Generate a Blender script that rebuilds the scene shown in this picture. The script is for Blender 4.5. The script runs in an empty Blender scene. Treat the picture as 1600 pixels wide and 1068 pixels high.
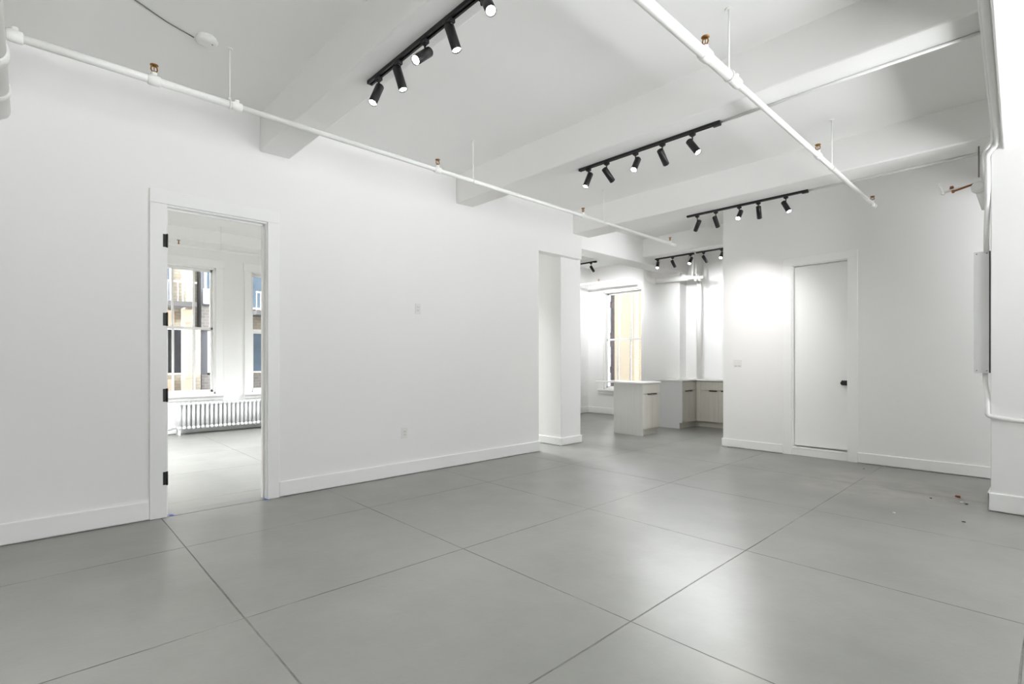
import bpy, bmesh, math, random
from mathutils import Vector, Matrix, Quaternion
random.seed(7)
SC = bpy.context.scene
COL = SC.collection
PI = math.pi

# ------------------------------------------------------------------ camera
CAMH = 1.22
cam_d = bpy.data.cameras.new('camera')
cam_d.sensor_width = 36.0
cam_d.lens = 36.0 * 800.0 / 1600.0
cam_d.shift_y = (562.8 - 534.0) / 1600.0
cam_d.clip_start = 0.05
cam_d.clip_end = 200
cam = bpy.data.objects.new('camera', cam_d)
COL.objects.link(cam)
YAW = math.atan2(847.4, 800.1)
cam.location = (0, 0, CAMH)
cam.rotation_euler = (PI / 2, 0, YAW)
SC.camera = cam

# ------------------------------------------------------------------ world, sun, exposure
SKY = 5.5          # overhead sky
UPLIGHT = 31.0      # bright lower half of the world, added to light ceilings through windows
SUN = 3.0
SPOT_W = 34.0
NEXT = 10.0           # power of the unseen spotlights added to brighten the next room
EXPOSURE = 0.35
w = bpy.data.worlds.new('world')
SC.world = w
w.use_nodes = True
nt = w.node_tree
nt.nodes.clear()
bg = nt.nodes.new('ShaderNodeBackground')
bg.inputs['Color'].default_value = (1.0, 0.975, 0.985, 1)
wtc = nt.nodes.new('ShaderNodeTexCoord')
wsep = nt.nodes.new('ShaderNodeSeparateXYZ')
wmr = nt.nodes.new('ShaderNodeMapRange')
wmr.inputs['From Min'].default_value = -0.75
wmr.inputs['From Max'].default_value = 0.08
wmr.inputs['To Min'].default_value = UPLIGHT
wmr.inputs['To Max'].default_value = SKY
nt.links.new(wtc.outputs['Generated'], wsep.inputs[0])
nt.links.new(wsep.outputs['Z'], wmr.inputs['Value'])
nt.links.new(wmr.outputs[0], bg.inputs['Strength'])
wo = nt.nodes.new('ShaderNodeOutputWorld')
nt.links.new(bg.outputs[0], wo.inputs[0])
sun_d = bpy.data.lights.new('sun', 'SUN')
sun_d.energy = SUN
sun_d.angle = math.radians(1.0)
sun_d.color = (1.0, 0.93, 0.80)
sun = bpy.data.objects.new('sun', sun_d)
COL.objects.link(sun)
sun.rotation_euler = Vector((0.62, 0.45, 0.75)).to_track_quat('Z', 'Y').to_euler()
sun.location = (6, 6, 12)
SC.view_settings.view_transform = 'Standard'
SC.view_settings.look = 'None'
SC.view_settings.gamma = 1.0
SC.view_settings.use_curve_mapping = False
SC.view_settings.exposure = EXPOSURE
SC.cycles.max_bounces = 14
SC.cycles.diffuse_bounces = 10
SC.cycles.glossy_bounces = 4
SC.cycles.transparent_max_bounces = 12
SC.cycles.sample_clamp_indirect = 6.0
SC.cycles.caustics_reflective = False
SC.cycles.caustics_refractive = False
SC.cycles.use_denoising = True

def portal(name, loc, normal, sx, sy):
    d = bpy.data.lights.new(name, 'AREA')
    d.shape = 'RECTANGLE'
    d.size = sx
    d.size_y = sy
    d.cycles.is_portal = True
    o = bpy.data.objects.new(name, d)
    COL.objects.link(o)
    o.location = loc
    o.rotation_euler = (-Vector(normal)).to_track_quat('Z', 'Y').to_euler()
    return o

# windows: (axis, plane, lo, hi, z0, z1); the same numbers cut the walls and fill them below
CEIL = 3.36
WW = [(-10.0, y, y + 1.24) for y in (-2.47, -0.67, 1.13, 2.93, 4.73, 6.53)]     # street side wall of next room
WZ0, WZ1 = 0.64, 2.83
for (px, a, b) in WW:
    portal('window_light', (-10.1, (a + b) / 2, (WZ0 + WZ1) / 2), (1, 0, 0), b - a, WZ1 - WZ0)
KW = (-7.07, -6.05, 0.56, 2.78)                                                 # window beyond the island
portal('window_light', ((KW[0] + KW[1]) / 2, 9.65, (KW[2] + KW[3]) / 2), (0, -1, 0), KW[1] - KW[0], KW[3] - KW[2])
EX = 2.3
EW = [(-0.6, 0.7), (2.0, 3.3), (4.1, 5.4), (6.15, 7.0)]            # unseen windows, added to light the ceiling bays and long wall
for (a, b) in EW:
    portal('window_light', (EX + 0.1, (a + b) / 2, 1.75), (-1, 0, 0), b - a, 2.2)
SW = []
for (a, b) in SW:
    portal('window_light', ((a + b) / 2, -3.1, 1.75), (0, 1, 0), b - a, 2.2)
KE = [(-3.2, -2.0)]
for (a, b) in KE:
    portal('window_light', ((a + b) / 2, 9.65, 1.75), (0, -1, 0), b - a, 2.2)

# ------------------------------------------------------------------ materials
def mat(name, color, rough=0.5, metal=0.0, spec=0.5, noise=None, bump=None):
    m = bpy.data.materials.new(name)
    m.use_nodes = True
    t = m.node_tree
    b = t.nodes['Principled BSDF']
    b.inputs['Base Color'].default_value = (*color, 1)
    b.inputs['Roughness'].default_value = rough
    b.inputs['Metallic'].default_value = metal
    b.inputs['Specular IOR Level'].default_value = spec
    tc = t.nodes.new('ShaderNodeTexCoord')
    if noise:
        sc, amt = noise
        n = t.nodes.new('ShaderNodeTexNoise')
        n.inputs['Scale'].default_value = sc
        n.inputs['Detail'].default_value = 4
        t.links.new(tc.outputs['Object'], n.inputs['Vector'])
        r = t.nodes.new('ShaderNodeMapRange')
        r.inputs['To Min'].default_value = 1 - amt
        r.inputs['To Max'].default_value = 1 + amt
        t.links.new(n.outputs['Fac'], r.inputs['Value'])
        v = t.nodes.new('ShaderNodeVectorMath')
        v.operation = 'SCALE'
        v.inputs[0].default_value = color
        t.links.new(r.outputs[0], v.inputs['Scale'])
        t.links.new(v.outputs[0], b.inputs['Base Color'])
    if bump:
        sc, st = bump
        n = t.nodes.new('ShaderNodeTexNoise')
        n.inputs['Scale'].default_value = sc
        n.inputs['Detail'].default_value = 5
        t.links.new(tc.outputs['Object'], n.inputs['Vector'])
        bp = t.nodes.new('ShaderNodeBump')
        bp.inputs['Strength'].default_value = st
        bp.inputs['Distance'].default_value = 0.01
        t.links.new(n.outputs['Fac'], bp.inputs['Height'])
        t.links.new(bp.outputs[0], b.inputs['Normal'])
    return m

M = {}
M['wall'] = mat('painted plaster', (0.86, 0.855, 0.85), 0.6, spec=0.25, noise=(0.8, 0.008), bump=(6, 0.06))
M['ceil'] = mat('ceiling paint', (0.90, 0.895, 0.885), 0.7, spec=0.2, noise=(0.9, 0.008), bump=(5, 0.08))
M['trim'] = mat('trim gloss paint', (0.88, 0.88, 0.875), 0.38, spec=0.4, bump=(9, 0.04))
M['pipe'] = mat('painted pipe', (0.88, 0.88, 0.86), 0.4, spec=0.4, bump=(20, 0.08))
M['cond'] = mat('painted conduit', (0.88, 0.88, 0.87), 0.4, spec=0.4)
M['black'] = mat('black metal', (0.012, 0.012, 0.013), 0.38, spec=0.4)
M['brass'] = mat('aged brass', (0.32, 0.16, 0.045), 0.35, metal=0.8)
M['dark'] = mat('dark gap', (0.03, 0.03, 0.03), 0.8)
M['rust'] = mat('rusty steel', (0.30, 0.12, 0.05), 0.7, metal=0.3, noise=(40, 0.3))
M['plate'] = mat('switch plastic', (0.78, 0.78, 0.76), 0.35)
M['slot'] = mat('socket slots', (0.05, 0.05, 0.05), 0.6)
M['top'] = mat('white worktop', (0.82, 0.82, 0.81), 0.22)
M['handle'] = mat('dark bronze pull', (0.10, 0.095, 0.085), 0.35, metal=0.6)
M['radi'] = mat('radiator enamel', (0.80, 0.80, 0.81), 0.35)
M['tape'] = mat('blue masking tape', (0.08, 0.14, 0.55), 0.6)
M['detector'] = mat('detector plastic', (0.80, 0.80, 0.78), 0.4)

def wood(name, c1, c2, axis_scale, rough=0.5):
    m = bpy.data.materials.new(name)
    m.use_nodes = True
    t = m.node_tree
    b = t.nodes['Principled BSDF']
    b.inputs['Roughness'].default_value = rough
    tc = t.nodes.new('ShaderNodeTexCoord')
    mp = t.nodes.new('ShaderNodeMapping')
    mp.inputs['Scale'].default_value = axis_scale
    n = t.nodes.new('ShaderNodeTexNoise')
    n.inputs['Scale'].default_value = 1.0
    n.inputs['Detail'].default_value = 6
    cr = t.nodes.new('ShaderNodeValToRGB')
    cr.color_ramp.elements[0].color = (*c1, 1)
    cr.color_ramp.elements[1].color = (*c2, 1)
    cr.color_ramp.elements[0].position = 0.35
    cr.color_ramp.elements[1].position = 0.65
    t.links.new(tc.outputs['Object'], mp.inputs['Vector'])
    t.links.new(mp.outputs[0], n.inputs['Vector'])
    t.links.new(n.outputs['Fac'], cr.inputs['Fac'])
    t.links.new(cr.outputs['Color'], b.inputs['Base Color'])
    return m
M['wood'] = wood('pale grey oak laminate', (0.58, 0.56, 0.50), (0.63, 0.61, 0.55), (30, 30, 1.2))
M['panel'] = wood('pale grey laminate panel', (0.63, 0.625, 0.60), (0.66, 0.655, 0.63), (30, 30, 1.2))
M['box_white'] = mat('box enamel', (0.84, 0.84, 0.84), 0.4)
M['panel_white'] = mat('white laminate panel', (0.68, 0.68, 0.69), 0.45)

def brick(name, c1, c2, mortar, scale, rough=0.85, rot=(PI / 2, 0, PI / 2)):
    m = bpy.data.materials.new(name)
    m.use_nodes = True
    t = m.node_tree
    b = t.nodes['Principled BSDF']
    b.inputs['Roughness'].default_value = rough
    tc = t.nodes.new('ShaderNodeTexCoord')
    sep = t.nodes.new('ShaderNodeSeparateXYZ')
    cmb = t.nodes.new('ShaderNodeCombineXYZ')
    ad = t.nodes.new('ShaderNodeMath')
    t.links.new(tc.outputs['Object'], sep.inputs[0])
    t.links.new(sep.outputs['X'], ad.inputs[0])
    t.links.new(sep.outputs['Y'], ad.inputs[1])
    t.links.new(ad.outputs[0], cmb.inputs['X'])
    t.links.new(sep.outputs['Z'], cmb.inputs['Y'])
    br = t.nodes.new('ShaderNodeTexBrick')
    br.inputs['Color1'].default_value = (*c1, 1)
    br.inputs['Color2'].default_value = (*c2, 1)
    br.inputs['Mortar'].default_value = (*mortar, 1)
    br.inputs['Scale'].default_value = scale
    br.inputs['Mortar Size'].default_value = 0.02
    t.links.new(cmb.outputs[0], br.inputs['Vector'])
    t.links.new(br.outputs['Color'], b.inputs['Base Color'])
    return m
M['cream_brick'] = brick('cream brick', (0.54, 0.51, 0.44), (0.47, 0.435, 0.37), (0.38, 0.35, 0.30), 3.0)
M['cream_wall'] = mat('cream render', (0.31, 0.275, 0.215), 0.9, noise=(1.5, 0.1))
M['grey_brick'] = brick('grey brick', (0.26, 0.25, 0.245), (0.20, 0.195, 0.195), (0.32, 0.31, 0.30), 3.0)
M['grey_wall'] = mat('grey blue render', (0.20, 0.21, 0.245), 0.9, noise=(1.2, 0.15))
M['dark_brick'] = brick('dark brick', (0.045, 0.04, 0.05), (0.075, 0.058, 0.065), (0.10, 0.09, 0.10), 4.0)
M['orange_brick'] = brick('orange brick', (0.50, 0.30, 0.19), (0.58, 0.43, 0.30), (0.62, 0.52, 0.42), 4.0)
M['slab'] = mat('grey slab edge', (0.14, 0.14, 0.145), 0.9)
M['win_dark'] = mat('far window glass', (0.04, 0.043, 0.05), 0.55, spec=0.1, noise=(3, 0.6))
M['win_blue'] = mat('far window blue glass', (0.13, 0.18, 0.24), 0.55, spec=0.1, noise=(2, 0.4))
M['far_pale'] = mat('far pale blue paint', (0.34, 0.37, 0.44), 0.8)
M['far_white'] = mat('far white paint', (0.75, 0.75, 0.76), 0.7)
M['ac'] = mat('far wooden grille', (0.55, 0.42, 0.32), 0.8)
M['street'] = mat('asphalt street', (0.12, 0.12, 0.12), 0.95)

# lamp lens: gives off light
m = bpy.data.materials.new('lamp lens')
m.use_nodes = True
t = m.node_tree
t.nodes.clear()
e = t.nodes.new('ShaderNodeEmission')
e.inputs['Color'].default_value = (1, 0.98, 0.95, 1)
e.inputs['Strength'].default_value = 22
o_ = t.nodes.new('ShaderNodeOutputMaterial')
t.links.new(e.outputs[0], o_.inputs[0])
M['lens'] = m

# window glass: thin clear pane that lets daylight straight through
m = bpy.data.materials.new('window glass')
m.use_nodes = True
t = m.node_tree
t.nodes.clear()
tr = t.nodes.new('ShaderNodeBsdfTransparent')
tr.inputs['Color'].default_value = (0.95, 0.97, 0.97, 1)
gl = t.nodes.new('ShaderNodeBsdfGlossy')
gl.inputs['Roughness'].default_value = 0.03
fr = t.nodes.new('ShaderNodeFresnel')
fr.inputs['IOR'].default_value = 1.25
mx = t.nodes.new('ShaderNodeMixShader')
o_ = t.nodes.new('ShaderNodeOutputMaterial')
t.links.new(fr.outputs[0], mx.inputs[0])
t.links.new(tr.outputs[0], mx.inputs[1])
t.links.new(gl.outputs[0], mx.inputs[2])
t.links.new(mx.outputs[0], o_.inputs[0])
M['glass'] = m

# painted floor: grey paint over square panels with narrow grooves between them
def floor_mat():
    m = bpy.data.materials.new('grey floor paint')
    m.use_nodes = True
    t = m.node_tree
    N, L = t.nodes, t.links
    b = N['Principled BSDF']
    tc = N.new('ShaderNodeTexCoord')
    sep = N.new('ShaderNodeSeparateXYZ')
    L.new(tc.outputs['Object'], sep.inputs[0])
    wob = N.new('ShaderNodeTexNoise')
    wob.inputs['Scale'].default_value = 1.3
    L.new(tc.outputs['Object'], wob.inputs['Vector'])
    def math_(op, a, bb=None, c=None):
        n = N.new('ShaderNodeMath')
        n.operation = op
        for i, x in enumerate((a, bb, c)):
            if x is None:
                continue
            if isinstance(x, (int, float)):
                n.inputs[i].default_value = x
            else:
                L.new(x, n.inputs[i])
        return n.outputs[0]
    def line(coord, off, per):
        c = math_('ADD', coord, math_('MULTIPLY', math_('SUBTRACT', wob.outputs['Fac'], 0.5), 0.012))
        u = math_('DIVIDE', math_('SUBTRACT', c, off), per)
        f = math_('ABSOLUTE', math_('SUBTRACT', u, math_('ROUND', u)))
        return math_('MULTIPLY', f, per)           # metres from the closest groove
    dx = line(sep.outputs['X'], -1.36, 1.27)
    dy = line(sep.outputs['Y'], 0.745, 1.302)
    d = math_('MINIMUM', dx, dy)
    brk = N.new('ShaderNodeTexNoise')
    brk.inputs['Scale'].default_value = 1.1
    brk.inputs['Detail'].default_value = 3
    L.new(tc.outputs['Object'], brk.inputs['Vector'])
    brk2 = N.new('ShaderNodeTexNoise')
    brk2.inputs['Scale'].default_value = 14
    L.new(tc.outputs['Object'], brk2.inputs['Vector'])
    keep = N.new('ShaderNodeMapRange')
    keep.inputs['From Min'].default_value = 0.36
    keep.inputs['From Max'].default_value = 0.56
    keep.inputs['To Min'].default_value = 0.12
    L.new(math_('ADD', math_('MULTIPLY', brk.outputs['Fac'], 0.75), math_('MULTIPLY', brk2.outputs['Fac'], 0.25)), keep.inputs['Value'])
    g = N.new('ShaderNodeMapRange')                # 1 inside the groove
    g.inputs['From Min'].default_value = 0.0022
    g.inputs['From Max'].default_value = 0.0048
    g.inputs['To Min'].default_value = 1
    g.inputs['To Max'].default_value = 0
    L.new(d, g.inputs['Value'])
    gm = math_('MULTIPLY', g.outputs[0], keep.outputs[0])
    big = N.new('ShaderNodeTexNoise')
    big.inputs['Scale'].default_value = 0.9
    big.inputs['Detail'].default_value = 7
    big.inputs['Roughness'].default_value = 0.62
    L.new(tc.outputs['Object'], big.inputs['Vector'])
    cr = N.new('ShaderNodeValToRGB')
    cr.color_ramp.elements[0].position = 0.3
    cr.color_ramp.elements[0].color = (0.196, 0.199, 0.184, 1)
    cr.color_ramp.elements[1].position = 0.72
    cr.color_ramp.elements[1].color = (0.272, 0.273, 0.258, 1)
    L.new(big.outputs['Fac'], cr.inputs['Fac'])
    mixg = N.new('ShaderNodeMix')
    mixg.data_type = 'RGBA'
    L.new(gm, mixg.inputs['Factor'])
    L.new(cr.outputs['Color'], mixg.inputs['A'])
    mixg.inputs['B'].default_value = (0.055, 0.05, 0.042, 1)
    # scuffed pale dust near the closed door
    dist = N.new('ShaderNodeVectorMath')
    dist.operation = 'DISTANCE'
    mpd = N.new('ShaderNodeMapping')
    mpd.inputs['Scale'].default_value = (1, 1.35, 1)
    L.new(tc.outputs['Object'], mpd.inputs['Vector'])
    L.new(mpd.outputs[0], dist.inputs[0])
    dist.inputs[1].default_value = (-1.1, 6.0 * 1.35, 0)
    near = N.new('ShaderNodeMapRange')
    near.interpolation_type = 'SMOOTHSTEP'
    near.inputs['From Min'].default_value = 0.3
    near.inputs['From Max'].default_value = 1.35
    near.inputs['To Min'].default_value = 1.0
    near.inputs['To Max'].default_value = 0.0
    L.new(dist.outputs['Value'], near.inputs['Value'])
    dn = N.new('ShaderNodeTexNoise')
    dn.inputs['Scale'].default_value = 3.5
    dn.inputs['Detail'].default_value = 8
    dn.inputs['Roughness'].default_value = 0.65
    L.new(tc.outputs['Object'], dn.inputs['Vector'])
    dr_ = N.new('ShaderNodeMapRange')
    dr_.inputs['From Min'].default_value = 0.38
    dr_.inputs['From Max'].default_value = 0.62
    L.new(dn.outputs['Fac'], dr_.inputs['Value'])
    dust = N.new('ShaderNodeMix')
    dust.data_type = 'RGBA'
    L.new(math_('MULTIPLY', math_('MULTIPLY', near.outputs[0], dr_.outputs[0]), 0.55), dust.inputs['Factor'])
    L.new(mixg.outputs['Result'], dust.inputs['A'])
    dust.inputs['B'].default_value = (0.40, 0.385, 0.345, 1)
    L.new(dust.outputs['Result'], b.inputs['Base Color'])
    rr = N.new('ShaderNodeMapRange')
    rr.inputs['From Min'].default_value = 0.3
    rr.inputs['From Max'].default_value = 0.7
    rr.inputs['To Min'].default_value = 0.29
    rr.inputs['To Max'].default_value = 0.35
    sm = N.new('ShaderNodeTexNoise')
    sm.inputs['Scale'].default_value = 2.2
    sm.inputs['Detail'].default_value = 3
    sm.inputs['Roughness'].default_value = 0.5
    L.new(tc.outputs['Object'], sm.inputs['Vector'])
    L.new(sm.outputs['Fac'], rr.inputs['Value'])
    L.new(rr.outputs[0], b.inputs['Roughness'])
    b.inputs['Specular IOR Level'].default_value = 0.85
    bn = N.new('ShaderNodeTexNoise')
    bn.inputs['Scale'].default_value = 5
    bn.inputs['Detail'].default_value = 6
    bn.inputs['Roughness'].default_value = 0.7
    mp = N.new('ShaderNodeMapping')
    mp.inputs['Scale'].default_value = (1, 0.6, 1)
    L.new(tc.outputs['Object'], mp.inputs['Vector'])
    L.new(mp.outputs[0], bn.inputs['Vector'])
    h = math_('SUBTRACT', math_('MULTIPLY', bn.outputs['Fac'], 0.5), gm)
    bp = N.new('ShaderNodeBump')
    bp.inputs['Strength'].default_value = 0.8
    bp.inputs['Distance'].default_value = 0.006
    L.new(h, bp.inputs['Height'])
    L.new(bp.outputs[0], b.inputs['Normal'])
    return m
M['floor'] = floor_mat()

# ------------------------------------------------------------------ mesh helpers
def box(bm, x0, x1, y0, y1, z0, z1):
    v = [bm.verts.new(p) for p in ((x0, y0, z0), (x1, y0, z0), (x1, y1, z0), (x0, y1, z0), (x0, y0, z1), (x1, y0, z1), (x1, y1, z1), (x0, y1, z1))]
    for f in ((0, 3, 2, 1), (4, 5, 6, 7), (0, 1, 5, 4), (1, 2, 6, 5), (2, 3, 7, 6), (3, 0, 4, 7)):
        bm.faces.new([v[i] for i in f])

def prism(bm, pts, z0, z1):
    a = [bm.verts.new((p[0], p[1], z0)) for p in pts]
    b = [bm.verts.new((p[0], p[1], z1)) for p in pts]
    n = len(pts)
    bm.faces.new(a[::-1])
    bm.faces.new(b)
    for i in range(n):
        bm.faces.new((a[i], a[(i + 1) % n], b[(i + 1) % n], b[i]))

def lathe(bm, prof, seg=24, origin=(0, 0, 0), axis=(0, 0, 1)):
    """prof: (radius, height) along axis."""
    q = Vector((0, 0, 1)).rotation_difference(Vector(axis).normalized())
    o = Vector(origin)
    rings = []
    for r, h in prof:
        ring = []
        for k in range(seg):
            a = 2 * PI * k / seg
            ring.append(bm.verts.new(o + q @ Vector((r * math.cos(a), r * math.sin(a), h))))
        rings.append(ring)
    for i in range(len(rings) - 1):
        for k in range(seg):
            f = bm.faces.new((rings[i][k], rings[i][(k + 1) % seg], rings[i + 1][(k + 1) % seg], rings[i + 1][k]))
            f.smooth = True
    bm.faces.new(rings[0][::-1])
    bm.faces.new(rings[-1])

def tube(bm, pts, r, seg=12, smooth_corners=0.0):
    P = [Vector(p) for p in pts]
    if smooth_corners > 0:
        Q = [P[0]]
        for i in range(1, len(P) - 1):
            a = (P[i - 1] - P[i])
            b = (P[i + 1] - P[i])
            s = min(smooth_corners, a.length * .45, b.length * .45)
            A = P[i] + a.normalized() * s
            B = P[i] + b.normalized() * s
            for k in range(7):
                u = k / 6
                Q.append(A * (1 - u) ** 2 + P[i] * 2 * u * (1 - u) + B * u * u)
        Q.append(P[-1])
        P = Q
    rings = []
    up = Vector((0, 0, 1))
    prev = None
    for i, p in enumerate(P):
        d = ((P[min(i + 1, len(P) - 1)] - P[max(i - 1, 0)])).normalized()
        if prev is None:
            n = d.cross(up) if abs(d.dot(up)) < .95 else d.cross(Vector((1, 0, 0)))
        else:
            n = prev - d * prev.dot(d)
        n.normalize()
        prev = n
        b = d.cross(n)
        rings.append([bm.verts.new(p + n * (r * math.cos(2 * PI * k / seg)) + b * (r * math.sin(2 * PI * k / seg))) for k in range(seg)])
    for i in range(len(rings) - 1):
        for k in range(seg):
            f = bm.faces.new((rings[i][k], rings[i][(k + 1) % seg], rings[i + 1][(k + 1) % seg], rings[i + 1][k]))
            f.smooth = True
    bm.faces.new(rings[0][::-1])
    bm.faces.new(rings[-1])

def obj(name, bm, material, parent=None, bevel=0.0, bseg=2):
    bmesh.ops.recalc_face_normals(bm, faces=bm.faces[:])
    me = bpy.data.meshes.new(name)
    bm.to_mesh(me)
    bm.free()
    me.materials.append(material)
    o = bpy.data.objects.new(name, me)
    COL.objects.link(o)
    if parent:
        o.parent = parent
    if bevel > 0:
        md = o.modifiers.new('edge', 'BEVEL')
        md.width = bevel
        md.segments = bseg
        md.limit_method = 'ANGLE'
    return o

def B(*boxes):
    bm = bmesh.new()
    for b in boxes:
        box(bm, *b)
    return bm

def tag(o, label, cat, group=None, kind=None):
    o['label'] = label
    o['category'] = cat
    if group:
        o['group'] = group
    if kind:
        o['kind'] = kind
    return o

def thing(name, label, cat, loc=(0, 0, 0), group=None, kind=None):
    o = bpy.data.objects.new(name, None)
    o.empty_display_size = 0.1
    COL.objects.link(o)
    o.location = loc
    return tag(o, label, cat, group, kind)

def struct(name, bm, material, label, cat, bevel=0.0):
    o = obj(name, bm, material, None, bevel)
    return tag(o, label, cat, kind='structure')

def wall_bm(axis, p0, p1, lo, hi, z0, z1, holes):
    """Solid wall between p0 and p1 along axis, from lo to hi, with rectangular holes (a, b, za, zb)."""
    us = sorted({lo, hi, *[h[0] for h in holes], *[h[1] for h in holes]})
    zs = sorted({z0, z1, *[h[2] for h in holes], *[h[3] for h in holes]})
    us = [u for u in us if lo <= u <= hi]
    zs = [z for z in zs if z0 <= z <= z1]
    nu, nz = len(us) - 1, len(zs) - 1
    solid = [[not any(h[0] <= (us[i] + us[i + 1]) / 2 <= h[1] and h[2] <= (zs[j] + zs[j + 1]) / 2 <= h[3] for h in holes) for j in range(nz)] for i in range(nu)]
    bm = bmesh.new()
    vc = {}
    def V(side, i, j):
        k = (side, i, j)
        if k not in vc:
            p = p0 if side == 0 else p1
            vc[k] = bm.verts.new((p, us[i], zs[j]) if axis == 'x' else (us[i], p, zs[j]))
        return vc[k]
    for i in range(nu):
        for j in range(nz):
            if not solid[i][j]:
                continue
            bm.faces.new((V(0, i, j), V(0, i + 1, j), V(0, i + 1, j + 1), V(0, i, j + 1)))
            bm.faces.new((V(1, i, j), V(1, i, j + 1), V(1, i + 1, j + 1), V(1, i + 1, j)))
            for (a, b, c, d, ni, nj) in ((i, j, i, j + 1, i - 1, j), (i + 1, j, i + 1, j + 1, i + 1, j), (i, j, i + 1, j, i, j - 1), (i, j + 1, i + 1, j + 1, i, j + 1)):
                if ni < 0 or nj < 0 or ni >= nu or nj >= nz or not solid[ni][nj]:
                    bm.faces.new((V(0, a, b), V(0, c, d), V(1, c, d), V(1, a, b)))
    return bm

# ------------------------------------------------------------------ the shell
XL, XLB = -4.76, -4.90          # wall with the open doorway
YF = 7.20                       # wall with the closed door
struct('floor', B((-10.2, EX + 0.2, -3.2, 9.75, -0.15, 0.0)), M['floor'], 'grey painted floor of large square panels with thin grooves', 'floor')
struct('ceiling', B((-10.2, EX + 0.2, -3.2, 9.75, CEIL, CEIL + 0.2)), M['ceil'], 'flat white painted ceiling between the beams', 'ceiling')
DY0, DY1, DZ = 0.775, 1.535, 2.435
bm = wall_bm('x', XLB, XL, -3.0, 5.90, 0, CEIL, [(DY0, DY1, 0, DZ), (4.99, 5.90, 0, 2.70)])
struct('wall_left', bm, M['wall'], 'long white wall with the tall open doorway and two outlets', 'wall')
bm = wall_bm('y', YF, YF + 0.14, -3.24, EX, 0, CEIL, [(-2.34, -1.71, 0, 2.45)])
struct('wall_front', bm, M['wall'], 'white wall holding the closed white door', 'wall')
bm = wall_bm('x', -10.2, -10.0, -3.2, 9.75, 0, CEIL, [(a, b, WZ0, WZ1) for (_, a, b) in WW])
struct('wall_street', bm, M['wall'], 'white window wall with radiator seen through the open doorway', 'wall')
bm = wall_bm('y', 9.55, 9.75, -10.0, EX + 0.2, 0, CEIL, [KW, *[(a, b, 0.65, 2.85) for a, b in KE]])
struct('wall_kitchen', bm, M['wall'], 'white wall behind the kitchen counters with one tall window', 'wall')
bm = wall_bm('x', EX, EX + 0.2, -3.2, 9.55, 0, CEIL, [(a, b, 0.65, 2.85) for a, b in EW])
struct('wall_right', bm, M['wall'], 'white wall beyond the column side of the room', 'wall')
bm = wall_bm('y', -3.2, -3.0, -10.0, EX, 0, CEIL, [(a, b, 0.65, 2.85) for a, b in SW])
struct('wall_back', bm, M['wall'], 'white wall behind the viewer', 'wall')
struct('wall_pier', B((-7.62, -7.50, 8.3, 9.55, 0, CEIL)), M['wall'], 'narrow white partition end beside the kitchen window', 'wall')
struct('wall_chase', B((-5.87, -5.05, 9.30, 9.55, 0, CEIL)), M['wall'], 'shallow white wall projection between kitchen window and counters', 'wall')
# shaft behind the closed door
struct('wall_closet', B((-2.6, -1.5, 8.0, 8.1, 0, CEIL)), M['wall'], 'wall behind the closed white door', 'wall')

# columns, beams and girders
struct('column', B((-5.65, -4.85, 5.54, 5.985, 0, CEIL)), M['wall'], 'square white column beside the passage to the kitchen', 'column', 0.006)
struct('column', B((-0.355, 0.35, 5.68, 6.35, 0, 3.2)), M['wall'], 'wide white column at the edge with a metal box on its side', 'column', 0.006)
beam_lab = ['white ceiling beam above the open doorway with a lighting track cut by the frame',
            'white ceiling beam across mid room with the five-spot track on its underside',
            'white ceiling beam meeting the white column by the passage',
            'white ceiling beam inside the kitchen zone carrying short tracks']
for (y0, y1, x0, lab) in ((1.465, 1.72, XL, beam_lab[0]), (3.60, 3.85, XL, beam_lab[1]), (5.70, 6.06, XL, beam_lab[2]), (7.90, 8.30, -5.0, beam_lab[3])):
    struct('beam', B((x0, EX, y0, y1, 3.04, CEIL + 0.02)), M['ceil'], lab, 'beam', 0.012)
struct('beam', B((-10.0, -5.3, 7.95, 8.28, 3.19, CEIL + 0.02)), M['ceil'], 'shallow white beam past the column carrying the short track', 'beam', 0.012)
struct('beam', B((-5.35, -5.0, 5.95, 9.55, 2.94, CEIL + 0.02)), M['ceil'], 'white girder running from the column to the kitchen wall', 'beam', 0.012)
bm = bmesh.new()
prism(bm, [(0.0, -3.0), (0.55, -3.0), (0.30, 7.2), (-0.335, 7.2)], 2.91, CEIL + 0.02)
struct('beam', bm, M['ceil'], 'deep white girder running over the wide edge column', 'beam', 0.01)
struct('beam', B((-10.0, -9.58, -3.0, 9.55, 3.17, CEIL + 0.02)), M['ceil'], 'white beam over the windows of the next room', 'beam', 0.012)

# baseboards
def baseboard(name, boxes, lab):
    return struct(name, B(*boxes), M['trim'], lab, 'baseboard', 0.008)
BH = 0.135
baseboard('baseboard_left', [(XL, XL + 0.018, -3.0, 0.672, 0.004, 0.148)], 'white baseboard between the open doorway and the frame edge')
baseboard('baseboard_left', [(XL, XL + 0.018, 1.625, 5.005, 0.004, 0.140), (XLB, XL, 4.99, 5.008, 0.004, 0.14)], 'white baseboard from the open doorway to the passage')
baseboard('baseboard_front', [(-3.258, -2.44, YF - 0.018, YF, 0.004, 0.118)], 'short white baseboard beside the closed door toward the kitchen')
baseboard('baseboard_front', [(-1.61, -0.33, YF - 0.018, YF, 0.004, 0.125)], 'white baseboard between the closed door and edge column')
baseboard('baseboard_column', [(-5.65, -4.83, 5.522, 5.54, 0.003, 0.115), (-4.85, -4.832, 5.522, 6.003, 0.003, 0.115)], 'white baseboard wrapped round the square column')
baseboard('baseboard_column', [(-0.375, 0.37, 5.66, 5.68, 0.004, 0.15), (-0.375, -0.355, 5.66, 6.35, 0.004, 0.15)], 'white baseboard wrapped round the wide edge column')
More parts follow.
